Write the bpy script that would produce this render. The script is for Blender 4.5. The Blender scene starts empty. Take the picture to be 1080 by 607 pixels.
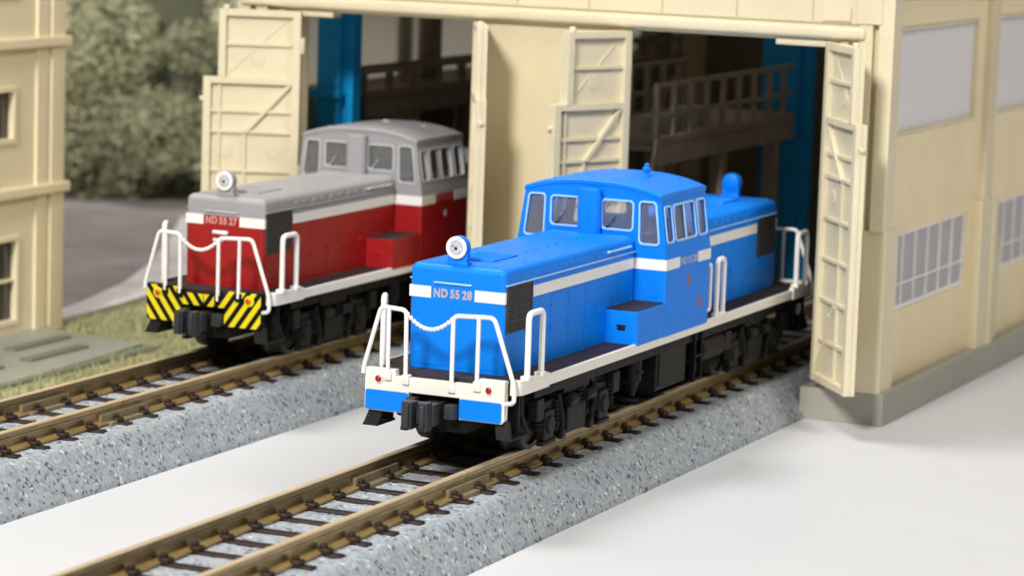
import bpy, bmesh, math, random
from mathutils import Vector, Matrix
random.seed(7)
S = 0.001                      # everything below is written in millimetres
SC = bpy.context.scene
COL = SC.collection
R = math.radians

# ------------------------------------------------------------------ camera
CP = Vector((125.104, -261.582, 64.680))
FW = Vector((-0.40510465, 0.90351935, -0.13979634))
RT = Vector((0.91002434, 0.41320092, 0.03347683))
UP = Vector((-0.08801094, 0.11365645, 0.98961421))
cd = bpy.data.cameras.new('camera'); cam = bpy.data.objects.new('camera', cd); COL.objects.link(cam)
cam.matrix_world = Matrix(((RT.x, UP.x, -FW.x, CP.x*S), (RT.y, UP.y, -FW.y, CP.y*S), (RT.z, UP.z, -FW.z, CP.z*S), (0, 0, 0, 1)))
cd.sensor_fit = 'HORIZONTAL'; cd.sensor_width = 36; cd.lens = 36*3239.94/1080
cd.clip_start = 0.005; cd.clip_end = 20
cd.dof.use_dof = True; cd.dof.focus_distance = 0.302; cd.dof.aperture_fstop = 64
SC.camera = cam

# ------------------------------------------------------------------ room light
w = bpy.data.worlds.new('World'); SC.world = w; w.use_nodes = True
w.node_tree.nodes['Background'].inputs[0].default_value = (1.0, 0.98, 0.96, 1)
w.node_tree.nodes['Background'].inputs[1].default_value = 0.15

def lamp(name, loc, aim, size, power, col):
    l = bpy.data.lights.new(name, 'AREA'); l.shape = 'DISK'; l.size = size*S; l.energy = power; l.color = col
    o = bpy.data.objects.new(name, l); COL.objects.link(o)
    o.location = Vector(loc)*S
    d = (Vector(aim)-Vector(loc)).normalized()
    o.rotation_euler = d.to_track_quat('-Z', 'Y').to_euler()
    return o
lamp('desk_lamp_light', (10, -520, 400), (-10, 50, 15), 120, 4.9, (1.0, 0.97, 0.92))
lamp('ceiling_light', (-330, 60, 900), (0, 60, 0), 300, 5.6, (1.0, 0.98, 0.95))
lamp('right_fill_light', (700, -200, 800), (0, 60, 15), 420, 4.8, (1.0, 0.95, 0.87))  # added fill, brightens the faces turned to the right

SC.view_settings.view_transform = 'Standard'; SC.view_settings.look = 'None'
SC.view_settings.exposure = 0.0; SC.view_settings.gamma = 1.0
SC.view_settings.use_curve_mapping = False

# ------------------------------------------------------------------ materials
def newmat(name):
    m = bpy.data.materials.new(name); m.use_nodes = True
    nt = m.node_tree; b = nt.nodes['Principled BSDF']
    return m, nt, b
def mmcoord(nt, scale=(1, 1, 1)):
    tc = nt.nodes.new('ShaderNodeTexCoord'); mp = nt.nodes.new('ShaderNodeMapping')
    mp.inputs['Scale'].default_value = (scale[0]/S, scale[1]/S, scale[2]/S)
    nt.links.new(tc.outputs['Object'], mp.inputs['Vector'])
    return mp.outputs['Vector']
def noise(nt, vec, sc, detail=3, rough=.6):
    n = nt.nodes.new('ShaderNodeTexNoise'); n.inputs['Scale'].default_value = sc; n.inputs['Detail'].default_value = detail; n.inputs['Roughness'].default_value = rough
    nt.links.new(vec, n.inputs['Vector']); return n.outputs['Fac']
def ramp(nt, fac, stops, interp='LINEAR'):
    r = nt.nodes.new('ShaderNodeValToRGB'); r.color_ramp.interpolation = interp
    e = r.color_ramp.elements
    while len(e) < len(stops): e.new(0.5)
    for k, (p, c) in enumerate(stops):
        e[k].position = p; e[k].color = (*c, 1) if len(c) == 3 else c
    nt.links.new(fac, r.inputs['Fac']); return r.outputs['Color']
def mixc(nt, fac, a, b, mode='MIX'):
    m = nt.nodes.new('ShaderNodeMix'); m.data_type = 'RGBA'; m.blend_type = mode
    for s, v in ((0, fac), (6, a), (7, b)):
        if isinstance(v, (int, float)): m.inputs[s].default_value = v
        elif isinstance(v, tuple): m.inputs[s].default_value = (*v, 1)
        else: nt.links.new(v, m.inputs[s])
    return m.outputs[2]
def bump(nt, b, h, strength=.3, dist=.05):
    n = nt.nodes.new('ShaderNodeBump'); n.inputs['Strength'].default_value = strength; n.inputs['Distance'].default_value = dist*S
    nt.links.new(h, n.inputs['Height']); nt.links.new(n.outputs['Normal'], b.inputs['Normal'])
def plastic(name, col, rough=.42, var=.05, bs=.12, bsc=6., spec=.4, grain=True):
    m, nt, b = newmat(name); v = mmcoord(nt)
    big = noise(nt, v, .35, 4)
    lo = tuple(c*(1-var) for c in col); hi = tuple(min(1, c*(1+var)) for c in col)
    sp_ = nt.nodes.new('ShaderNodeTexVoronoi'); sp_.inputs['Scale'].default_value = 1.1; nt.links.new(v, sp_.inputs['Vector'])
    dust = ramp(nt, sp_.outputs['Distance'], [(.035, (1, 1, 1)), (.07, (0, 0, 0))])
    dm = nt.nodes.new('ShaderNodeMath'); dm.operation = 'MULTIPLY'; dm.inputs[1].default_value = .22; nt.links.new(dust, dm.inputs[0])
    nt.links.new(mixc(nt, dm.outputs[0], ramp(nt, big, [(.3, lo), (.7, hi)]), (.62, .62, .62)), b.inputs['Base Color'])
    rn = nt.nodes.new('ShaderNodeMapRange'); rn.inputs['To Min'].default_value = max(.05, rough-.1); rn.inputs['To Max'].default_value = rough+.12; nt.links.new(noise(nt, v, .8, 5), rn.inputs['Value']); nt.links.new(rn.outputs[0], b.inputs['Roughness'])
    b.inputs['Specular IOR Level'].default_value = spec
    if grain: bump(nt, b, noise(nt, v, bsc, 2), bs, .04)
    return m
M = {}
M['blue'] = plastic('blue_paint', (0.0, 0.20, 0.80), .42, .03, .10, 5, .22)
M['blue_trim'] = plastic('blue_trim_lit_edge', (0.32, 0.58, 0.90), .35)  # paler than the body: the lit look of edges put into the colour
M['red'] = plastic('red_paint', (0.32, 0.008, 0.009), .38, .06, .10, 5)
M['grey'] = plastic('grey_paint', (0.31, 0.31, 0.325), .5, .05, .1, 5)
M['grey_trim'] = plastic('light_grey_trim', (0.48, 0.48, 0.50), .4)
M['white'] = plastic('white_paint', (0.80, 0.79, 0.77), .4, .02)
M['ivory'] = plastic('warm_white_moulding', (0.78, 0.75, 0.68), .42, .02)
M['black'] = plastic('black_plastic', (0.004, 0.004, 0.004), .5, .2, .3, 3, .18)
M['dkgrey'] = plastic('dark_grey_plastic', (0.009, 0.0085, 0.008), .5, .25, .3, 3, .2)
M['coupler'] = plastic('coupler_grey_plastic', (0.028, 0.031, 0.036), .42, .2, .4, 2.5, .4)
M['number'] = plastic('silver_lettering', (0.42, 0.38, 0.46), .4, .02)
M['number_side'] = plastic('dull_silver_lettering', (0.40, 0.42, 0.55), .4, .02)
M['number_red'] = plastic('faded_pink_lettering', (0.60, 0.26, 0.24), .4, .02)
M['red_dull'] = plastic('dull_red_lettering', (0.38, 0.06, 0.05), .4, .02)
M['yellow'] = plastic('yellow_paint', (0.75, 0.62, 0.01), .4, .04)
M['lens_red'] = plastic('red_lens', (0.30, 0.012, 0.008), .15, .02, .05, 3, .6)
M['lens_orange'] = plastic('orange_red_lens', (0.55, 0.06, 0.005), .15, .02, .05, 3, .6)
M['emblem'] = plastic('orange_emblem_print', (0.33, 0.13, 0.09), .5, .02)
M['wheel'] = plastic('wheel_metal', (0.03, 0.028, 0.026), .4, .2, spec=.3)

def deckmat():
    m, nt, b = newmat('brown_black_tread_plate'); v = mmcoord(nt)
    wv = nt.nodes.new('ShaderNodeTexWave'); wv.wave_type = 'BANDS'; wv.bands_direction = 'X'; wv.inputs['Scale'].default_value = 1.0; wv.inputs['Distortion'].default_value = 0
    nt.links.new(v, wv.inputs['Vector'])
    wy = nt.nodes.new('ShaderNodeTexWave'); wy.wave_type = 'BANDS'; wy.bands_direction = 'Y'; wy.inputs['Scale'].default_value = 1.0
    nt.links.new(v, wy.inputs['Vector'])
    mu = nt.nodes.new('ShaderNodeMath'); mu.operation = 'MULTIPLY'; nt.links.new(wv.outputs['Fac'], mu.inputs[0]); nt.links.new(wy.outputs['Fac'], mu.inputs[1])
    nt.links.new(ramp(nt, noise(nt, v, .8), [(.3, (0.022, 0.016, 0.016)), (.7, (0.042, 0.031, 0.031))]), b.inputs['Base Color'])
    b.inputs['Roughness'].default_value = .6; b.inputs['Specular IOR Level'].default_value = .2
    bump(nt, b, mu.outputs[0], .8, .12); return m
M['deck'] = deckmat()
def grillemat():
    m, nt, b = newmat('dark_grille_mesh'); v = mmcoord(nt)
    wv = nt.nodes.new('ShaderNodeTexWave'); wv.bands_direction = 'Z'; wv.inputs['Scale'].default_value = 1.1
    nt.links.new(v, wv.inputs['Vector'])
    b.inputs['Base Color'].default_value = (0.040, 0.037, 0.038, 1); b.inputs['Roughness'].default_value = .55
    bump(nt, b, wv.outputs['Fac'], .6, .08); return m
M['grille'] = grillemat()

def creammat(name, col, sidings=0., bs=.15):
    m, nt, b = newmat(name); v = mmcoord(nt)
    n = noise(nt, v, .12, 5); f = noise(nt, v, 1.4, 3)
    c = ramp(nt, n, [(.3, tuple(x*.93 for x in col)), (.7, tuple(min(1, x*1.04) for x in col))])
    nt.links.new(c, b.inputs['Base Color']); b.inputs['Roughness'].default_value = .45
    b.inputs['Subsurface Weight'].default_value = .12; b.inputs['Subsurface Radius'].default_value = (.0008, .0005, .00025); b.inputs['Subsurface Scale'].default_value = 1
    if sidings:
        wv = nt.nodes.new('ShaderNodeTexWave'); wv.bands_direction = 'Z'; wv.wave_profile = 'SAW'; wv.inputs['Scale'].default_value = sidings; wv.inputs['Distortion'].default_value = 0
        nt.links.new(v, wv.inputs['Vector']); bump(nt, b, wv.outputs['Fac'], .8, .2)
    else: bump(nt, b, f, bs, .06)
    return m
M['cream'] = creammat('cream_plastic', (0.66, 0.585, 0.40))
M['cream_side'] = creammat('cream_plastic_siding', (0.83, 0.70, 0.44), .28)
M['creamdoor'] = creammat('pale_cream_plastic', (0.70, 0.63, 0.45))
M['beige_build'] = creammat('beige_plastic', (0.86, 0.75, 0.53))
M['plinth'] = creammat('grey_plinth_plastic', (0.32, 0.31, 0.265))
M['slab'] = creammat('grey_green_slab', (0.33, 0.345, 0.285))
M['groove'] = creammat('dark_green_groove', (0.17, 0.185, 0.14))
M['brownpost'] = plastic('dark_brown_plastic', (0.20, 0.15, 0.10), .5, .15)
M['platform'] = plastic('grey_brown_platform', (0.40, 0.32, 0.23), .55, .15)
M['bluecol'] = plastic('bright_blue_column_plastic', (0.003, 0.33, 0.72), .4, .05)
M['roof'] = plastic('grey_roof_plastic', (0.34, 0.33, 0.31), .6, .1)
M['floorm'] = plastic('dark_shed_floor', (0.06, 0.058, 0.055), .7, .2)

def panemat(name, col, trans=.6, rib=False):
    m, nt, b = newmat(name); v = mmcoord(nt)
    out = nt.nodes['Material Output']
    b.inputs['Base Color'].default_value = (*col, 1); b.inputs['Roughness'].default_value = .3
    if rib:
        wv = nt.nodes.new('ShaderNodeTexWave'); wv.bands_direction = 'Y'; wv.inputs['Scale'].default_value = .5
        nt.links.new(v, wv.inputs['Vector']); bump(nt, b, wv.outputs['Fac'], .35, .1)
    t = nt.nodes.new('ShaderNodeBsdfTranslucent'); t.inputs['Color'].default_value = (*col, 1)
    mx = nt.nodes.new('ShaderNodeMixShader'); mx.inputs[0].default_value = trans
    nt.links.new(b.outputs[0], mx.inputs[1]); nt.links.new(t.outputs[0], mx.inputs[2]); nt.links.new(mx.outputs[0], out.inputs[0])
    return m
M['frost'] = panemat('frosted_window_sheet', (0.86, 0.84, 0.86), .15, True)
M['frost_in'] = panemat('frosted_window_sheet_left', (0.84, 0.82, 0.79), .85, True)
M['roof_sheet'] = panemat('light_passing_roof_sheet', (0.64, 0.63, 0.60), .36)  # shed roof is unseen; translucency added to brighten the interior
M['frost_low'] = panemat('dull_grey_window_pane', (0.56, 0.54, 0.58), .3)
def glassmat():
    m, nt, b = newmat('window_glass_pale_haze'); out = nt.nodes['Material Output']
    t = nt.nodes.new('ShaderNodeBsdfTransparent'); t.inputs[0].default_value = (.96, .965, .975, 1)
    g = nt.nodes.new('ShaderNodeBsdfGlossy'); g.inputs['Roughness'].default_value = .04
    fr = nt.nodes.new('ShaderNodeFresnel'); fr.inputs[0].default_value = 1.5
    mx = nt.nodes.new('ShaderNodeMixShader'); nt.links.new(fr.outputs[0], mx.inputs[0]); nt.links.new(t.outputs[0], mx.inputs[1]); nt.links.new(g.outputs[0], mx.inputs[2])
    hz = nt.nodes.new('ShaderNodeBsdfDiffuse'); hz.inputs[0].default_value = (.80, .81, .86, 1)  # diffuse haze added to make the panes look brighter
    m2 = nt.nodes.new('ShaderNodeMixShader'); m2.inputs[0].default_value = .07
    nt.links.new(mx.outputs[0], m2.inputs[1]); nt.links.new(hz.outputs[0], m2.inputs[2])
    nt.links.new(m2.outputs[0], out.inputs[0]); return m
M['glass'] = glassmat()
M['lens'] = newmat('clear_lamp_lens')[0]
b_ = M['lens'].node_tree.nodes['Principled BSDF']; b_.inputs['Base Color'].default_value = (.62, .64, .70, 1); b_.inputs['Roughness'].default_value = .12; b_.inputs['Metallic'].default_value = .35
M['dkglass'] = newmat('dark_window_glass')[0]
b_ = M['dkglass'].node_tree.nodes['Principled BSDF']; b_.inputs['Base Color'].default_value = (.05, .045, .04, 1); b_.inputs['Roughness'].default_value = .12

def ballastmat():
    m, nt, b = newmat('grey_speckled_ballast'); v = mmcoord(nt)
    vo = nt.nodes.new('ShaderNodeTexVoronoi'); vo.inputs['Scale'].default_value = 2.9; nt.links.new(v, vo.inputs['Vector'])
    sp = nt.nodes.new('ShaderNodeSeparateColor'); nt.links.new(vo.outputs['Color'], sp.inputs[0])
    c1 = ramp(nt, sp.outputs[0], [(0.0, (.015, .02, .03)), (.075, (.02, .028, .045)), (.085, (.17, .21, .29)), (.2, (.23, .265, .315)), (.5, (.30, .335, .36)), (.85, (.36, .385, .40)), (.955, (.39, .40, .40)), (.985, (.66, .67, .66))])
    v2 = nt.nodes.new('ShaderNodeTexVoronoi'); v2.inputs['Scale'].default_value = 4.2; nt.links.new(v, v2.inputs['Vector'])
    s2 = nt.nodes.new('ShaderNodeSeparateColor'); nt.links.new(v2.outputs['Color'], s2.inputs[0])
    c2 = ramp(nt, s2.outputs[1], [(0, (.09, .11, .16)), (.1, (.25, .285, .34)), (.5, (.31, .34, .37)), (.9, (.38, .40, .415)), (1, (.54, .55, .55))])
    nt.links.new(mixc(nt, .32, c1, c2), b.inputs['Base Color'])
    b.inputs['Roughness'].default_value = .7
    bump(nt, b, vo.outputs['Distance'], -.6, .18)
    return m
M['ballast'] = ballastmat()
def railmats():
    m, nt, b = newmat('rail_side_brass_brown'); v = mmcoord(nt, (1, .25, 1))
    nt.links.new(ramp(nt, noise(nt, v, 1.2, 5), [(.3, (.26, .19, .095)), (.7, (.44, .33, .17))]), b.inputs['Base Color'])
    b.inputs['Roughness'].default_value = .33; b.inputs['Metallic'].default_value = .88
    M['rail'] = m
    m, nt, b = newmat('rail_foot_brass'); v = mmcoord(nt, (1, .25, 1))
    nt.links.new(ramp(nt, noise(nt, v, 1.2, 5), [(.3, (.36, .24, .085)), (.7, (.52, .37, .15))]), b.inputs['Base Color'])
    b.inputs['Roughness'].default_value = .4; b.inputs['Metallic'].default_value = .5
    M['railfoot'] = m
    m, nt, b = newmat('rail_head_nickel'); v = mmcoord(nt, (1, .06, 1))
    nt.links.new(ramp(nt, noise(nt, v, 2.5, 6), [(.3, (.60, .46, .29)), (.7, (.76, .60, .40))]), b.inputs['Base Color'])
    b.inputs['Roughness'].default_value = .38; b.inputs['Metallic'].default_value = .4
    M['railhead'] = m
railmats()
M['sleeper'] = plastic('dark_brown_sleeper_plastic', (0.022, 0.011, 0.008), .45, .3, .5, 2.5, .35)
M['joiner'] = plastic('olive_brown_rail_joiner', (0.20, 0.16, 0.09), .45, .2)

def papermat():
    m, nt, b = newmat('white_paper'); v = mmcoord(nt)
    n1 = noise(nt, v, .012, 4); n2 = noise(nt, v, 2.5, 3)
    nt.links.new(ramp(nt, n1, [(.3, (.515, .52, .535)), (.7, (.56, .565, .58))]), b.inputs['Base Color'])
    b.inputs['Roughness'].default_value = .55
    bump(nt, b, n2, .08, .05); return m
M['paper'] = papermat()
def groundmat(name, stops, sc=.3, rough=.85, sc2=1.5):
    m, nt, b = newmat(name); v = mmcoord(nt)
    n = noise(nt, v, sc, 6, .65); n2 = noise(nt, v, sc2, 3)
    c = mixc(nt, .25, ramp(nt, n, stops), ramp(nt, n2, [(.3, stops[0][1]), (.7, stops[-1][1])]))
    nt.links.new(c, b.inputs['Base Color']); b.inputs['Roughness'].default_value = rough
    bump(nt, b, n2, .5, .2); return m
M['grassm'] = groundmat('dry_scenic_turf', [(.3, (.22, .215, .12)), (.5, (.34, .33, .18)), (.7, (.44, .43, .25))], .12)
M['turf'] = groundmat('turf_fibres', [(.3, (.25, .25, .12)), (.7, (.50, .49, .27))], .3)
M['asphalt'] = groundmat('worn_grey_asphalt', [(.3, (.14, .125, .12)), (.7, (.33, .295, .285))], .05)
M['kerb'] = groundmat('pale_kerb_with_glare', [(.3, (.40, .35, .345)), (.7, (.80, .77, .77))], .06)  # kerb tone also carries the bright glare beside the road
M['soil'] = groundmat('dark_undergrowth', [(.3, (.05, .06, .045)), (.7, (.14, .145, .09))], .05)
def leafmat():
    m, nt, b = newmat('olive_foliage')
    at = nt.nodes.new('ShaderNodeAttribute'); at.attribute_name = 'tint'
    c = ramp(nt, at.outputs['Fac'], [(0, (.09, .105, .075)), (.3, (.26, .275, .18)), (.65, (.54, .54, .36)), (1, (.76, .75, .57))])
    nt.links.new(c, b.inputs['Base Color']); b.inputs['Roughness'].default_value = .8; b.inputs['Specular IOR Level'].default_value = .1
    t = nt.nodes.new('ShaderNodeBsdfTranslucent'); nt.links.new(c, t.inputs['Color'])
    mx = nt.nodes.new('ShaderNodeMixShader'); mx.inputs[0].default_value = .45
    nt.links.new(b.outputs[0], mx.inputs[1]); nt.links.new(t.outputs[0], mx.inputs[2]); nt.links.new(mx.outputs[0], nt.nodes['Material Output'].inputs[0])
    return m
M['leaf'] = leafmat()

# ------------------------------------------------------------------ mesh helpers (millimetres)
class B:
    def __init__(s): s.bm = bmesh.new()
    def box(s, x0, x1, y0, y1, z0, z1, bev=0, seg=2):
        r = bmesh.ops.create_cube(s.bm, size=1)
        for v in r['verts']:
            v.co = Vector(((x0+x1)/2+v.co.x*(x1-x0), (y0+y1)/2+v.co.y*(y1-y0), (z0+z1)/2+v.co.z*(z1-z0)))
        if bev:
            es = list({e for v in r['verts'] for e in v.link_edges})
            bmesh.ops.bevel(s.bm, geom=es, offset=bev, segments=seg, profile=.5, affect='EDGES')
        return s
    def cyl(s, p0, p1, r0, r1=None, n=20, bev=0):
        r1 = r0 if r1 is None else r1
        p0 = Vector(p0); p1 = Vector(p1); d = (p1-p0)
        q = d.to_track_quat('Z', 'Y'); L = d.length
        prof = [(r0, 0), (r1, L)]
        if bev: prof = [(r0-bev, 0), (r0-bev*.3, bev*.3), (r0, bev), (r1, L-bev), (r1-bev*.3, L-bev*.3), (r1-bev, L)]
        return s.lathe(prof, p0, q, n)
    def lathe(s, prof, p0, q, n=20):
        rings = []
        for r, h in prof:
            rings.append([s.bm.verts.new(Vector(p0)+q@Vector((r*math.cos(a), r*math.sin(a), h))) for a in (2*math.pi*k/n for k in range(n))])
        for a, b in zip(rings, rings[1:]):
            for k in range(n): s.bm.faces.new((a[k], a[(k+1) % n], b[(k+1) % n], b[k]))
        s.bm.faces.new(rings[0][::-1]); s.bm.faces.new(rings[-1])
        return s
    def tube(s, pts, r, n=10, closed=False):
        pts = [Vector(p) for p in pts]; m = len(pts); rings = []
        prev = None
        for i, p in enumerate(pts):
            a = pts[i-1] if (i > 0 or closed) else p; c = pts[(i+1) % m] if (i < m-1 or closed) else p
            t = ((p-a).normalized() + (c-p).normalized())
            t = t.normalized() if t.length > 1e-6 else (c-a).normalized()
            if prev is None:
                u = t.orthogonal().normalized()
            else:
                u = (prev - t*prev.dot(t)).normalized()
            prev = u; v = t.cross(u)
            d = (c-p).normalized() if (c-p).length > 1e-6 else (p-a).normalized()
            k = 1/max(.6, abs(t.dot(d)))
            rings.append([s.bm.verts.new(p+(u*math.cos(x)+v*math.sin(x))*r*(1 if k < 1.05 else min(k, 1.25))) for x in (2*math.pi*j/n for j in range(n))])
        for i in range(m if closed else m-1):
            A = rings[i]; C = rings[(i+1) % m]
            for j in range(n): s.bm.faces.new((A[j], A[(j+1) % n], C[(j+1) % n], C[j]))
        if not closed:
            s.bm.faces.new(rings[0][::-1]); s.bm.faces.new(rings[-1])
        return s
    def sphere(s, c, r, n=10, sc=(1, 1, 1)):
        q = bmesh.ops.create_uvsphere(s.bm, u_segments=n, v_segments=max(5, n//2+1), radius=r)
        for v in q['verts']: v.co = Vector((v.co.x*sc[0]+c[0], v.co.y*sc[1]+c[1], v.co.z*sc[2]+c[2]))
        return s
    def rstack(s, x0, x1, y0, y1, rv, levels, n=5):
        """stack of rounded rectangles: levels = [(z, inset)]"""
        rings = []
        for z, ins in levels:
            a0, a1, b0, b1 = x0+ins, x1-ins, y0+ins, y1-ins
            r = max(.02, rv-ins*.5); ring = []
            for cx_, cy_, st in ((a1-r, b1-r, 0), (a0+r, b1-r, 90), (a0+r, b0+r, 180), (a1-r, b0+r, 270)):
                for k in range(n+1):
                    t = R(st+90*k/n); ring.append(s.bm.verts.new((cx_+r*math.cos(t), cy_+r*math.sin(t), z)))
            rings.append(ring)
        m = len(rings[0])
        for a, b in zip(rings, rings[1:]):
            for k in range(m): s.bm.faces.new((a[k], a[(k+1) % m], b[(k+1) % m], b[k]))
        s.bm.faces.new(rings[0][::-1]); s.bm.faces.new(rings[-1])
        return s
    def prism(s, poly, fn, a0, a1):
        """poly 2d points; fn(u,v,w)->xyz, extruded from w=a0 to a1"""
        A = [s.bm.verts.new(fn(u, v, a0)) for u, v in poly]; C = [s.bm.verts.new(fn(u, v, a1)) for u, v in poly]
        s.bm.faces.new(A); s.bm.faces.new(C[::-1]); n = len(poly)
        for k in range(n): s.bm.faces.new((A[k], C[k], C[(k+1) % n], A[(k+1) % n]))
        return s
    def mesh(s, me, fn):
        """append a mesh (mm) through fn(Vector)->xyz"""
        vs = [s.bm.verts.new(fn(v.co)) for v in me.vertices]
        for p in me.polygons:
            try: s.bm.faces.new([vs[i] for i in p.vertices])
            except ValueError: pass
        return s
    def rot(s, c, axis, ang):
        bmesh.ops.rotate(s.bm, verts=s.bm.verts[:], cent=Vector(c), matrix=Matrix.Rotation(ang, 3, axis)); return s
    def done(s, name, base, sharp=34):
        bm = s.bm
        bmesh.ops.recalc_face_normals(bm, faces=bm.faces[:])
        b = Vector(base)
        for v in bm.verts: v.co = (v.co-b)*S
        me = bpy.data.meshes.new(name); bm.to_mesh(me); bm.free()
        for p in me.polygons: p.use_smooth = True
        me.set_sharp_from_angle(angle=R(sharp))
        return me

def plate2d(outline, holes=(), t=.4, bev=0.0):
    """flat plate in the xy plane, z from 0 to t, built from a filled 2-D curve"""
    cu = bpy.data.curves.new('tmp', 'CURVE'); cu.dimensions = '2D'; cu.fill_mode = 'BOTH'
    cu.extrude = max(1e-4, t/2-bev); cu.bevel_depth = bev; cu.bevel_resolution = 1; cu.offset = -bev
    for poly in [outline, *holes]:
        sp = cu.splines.new('POLY'); sp.points.add(len(poly)-1); sp.use_cyclic_u = True
        for k, (x, y) in enumerate(poly): sp.points[k].co = (x, y, 0, 1)
    ob = bpy.data.objects.new('tmp', cu); COL.objects.link(ob)
    dg = bpy.context.evaluated_depsgraph_get()
    me = bpy.data.meshes.new_from_object(ob.evaluated_get(dg))
    for v in me.vertices: v.co.z += t/2
    bpy.data.objects.remove(ob); bpy.data.curves.remove(cu)
    return me
def text2d(body, wd, ht, t=.06, fat=.02, gap=1.0):
    cu = bpy.data.curves.new('tmp', 'FONT'); cu.body = body; cu.size = 1; cu.extrude = t/2; cu.offset = fat; cu.space_character = gap; cu.space_word = .55; cu.resolution_u = 4
    ob = bpy.data.objects.new('tmp', cu); COL.objects.link(ob)
    dg = bpy.context.evaluated_depsgraph_get(); me = bpy.data.meshes.new_from_object(ob.evaluated_get(dg))
    bpy.data.objects.remove(ob); bpy.data.curves.remove(cu)
    xs = [v.co.x for v in me.vertices]; ys = [v.co.y for v in me.vertices]
    a, b, c, d = min(xs), max(xs), min(ys), max(ys)
    for v in me.vertices:
        v.co.x = ((v.co.x-a)/(b-a)-.5)*wd; v.co.y = ((v.co.y-c)/(d-c)-.5)*ht
    return me
def rr(x0, x1, y0, y1, r, n=5, dx_top=(0, 0)):
    """rounded rectangle outline; dx_top shifts the two top corners"""
    pts = []
    for cx_, cy_, st, k_ in ((x1-r, y1-r, 0, 1), (x0+r, y1-r, 90, 0), (x0+r, y0+r, 180, None), (x1-r, y0+r, 270, None)):
        for k in range(n+1):
            t = R(st+90*k/n); X = cx_+r*math.cos(t); Y = cy_+r*math.sin(t)
            pts.append((X, Y))
    h = y1-y0
    out = []
    for X, Y in pts:
        f = (Y-y0)/h; g = (X-x0)/(x1-x0)
        out.append((X+f*(dx_top[0]*(1-g)+dx_top[1]*g), Y))
    return out

BASE = {}
def root(name, base, label, cat, group=None):
    o = bpy.data.objects.new(name, None); o.empty_display_size = .01; COL.objects.link(o)
    o.location = Vector(base)*S; o['label'] = label; o['category'] = cat
    if group: o['group'] = group
    BASE[o.name] = tuple(base); return o
def basis(o):
    while o.parent: o = o.parent
    return BASE.get(o.name, (0, 0, 0))
def part(name, b, mat, parent, label=None, sharp=34):
    me = b.done(name, basis(parent), sharp); me.materials.append(mat)
    o = bpy.data.objects.new(name, me); COL.objects.link(o); o.parent = parent
    wn_ = o.modifiers.new('weighted_normals', 'WEIGHTED_NORMAL'); wn_.keep_sharp = True
    if label: o['label'] = label
    return o
def single(name, b, mat, base, label, cat, kind=None, group=None, sharp=34):
    me = b.done(name, base, sharp); me.materials.append(mat)
    o = bpy.data.objects.new(name, me); COL.objects.link(o); o.location = Vector(base)*S
    if label: o['label'] = label
    if cat: o['category'] = cat
    if kind: o['kind'] = kind
    if group: o['group'] = group
    BASE[o.name] = tuple(base); return o

# ------------------------------------------------------------------ setting: table, ground
b = B(); b.box(-60, 900, -700, 900, -12, 0)
single('table', b, M['paper'], (0, 0, 0), 'white paper table top under the track', None, 'structure')
b = B(); b.box(-900, -60.02, -700, 900, -12, 0)
single('ground', b, M['grassm'], (-300, 0, 0), 'pale dry scenic turf left of the far track', None, 'structure')
b = B(); b.prism([(-900, 88), (-99.5, 88), (-103, 125), (-117, 175), (-150, 260), (-300, 420), (-900, 420)], lambda u, v, w_: (u, v, w_), .02, .35)
road = single('road', b, M['asphalt'], (-150, 150, 0), 'grey worn asphalt behind the beige building', None, 'structure')
b = B()
P = [(-96.5, 84), (-97.5, 100), (-100, 120), (-105, 140), (-113, 165), (-124, 195)]
for (x0, y0), (x1, y1) in zip(P, P[1:]):
    b.prism([(x0, y0), (x0-3.0-(y0-84)*.14, y0), (x1-3.0-(y1-84)*.14, y1), (x1, y1)], lambda u, v, w_: (u, v, w_), .02, .95)
single('kerb', b, M['kerb'], (-100, 120, 0), 'pale kerb along the asphalt with road glare put into its colour', None, 'structure')

# turf tufts
b = B(); rnd = random.Random(3)
vs = []; fs = []
for k in range(16000):
    y = rnd.uniform(20, 160); x = rnd.uniform(-98, -58.5)
    if y > 84 and x < -96-(y-84)*.14: continue
    if x < -77.5 and y < 80: 
        if rnd.random() > .02: continue
    h = rnd.uniform(.3, 1.1); a = rnd.uniform(0, 6.28); dx, dy = math.cos(a)*.16, math.sin(a)*.16
    lx, ly = rnd.uniform(-.5, .5), rnd.uniform(-.5, .5); n = len(vs)
    vs += [(x-dx, y-dy, -.02), (x+dx, y+dy, -.02), (x+lx, y+ly, h)]; fs.append((n, n+1, n+2))
me = bpy.data.meshes.new('turf'); me.from_pydata([((x+75)*S, (y-60)*S, z*S) for x, y, z in vs], [], fs); me.materials.append(M['turf'])
o = bpy.data.objects.new('turf', me); COL.objects.link(o); o.location = (-75*S, 60*S, 0); o['kind'] = 'stuff'; o['label'] = 'dry yellow green turf fibres beside the far track'; o['category'] = 'turf'
b.bm.free()

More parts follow.
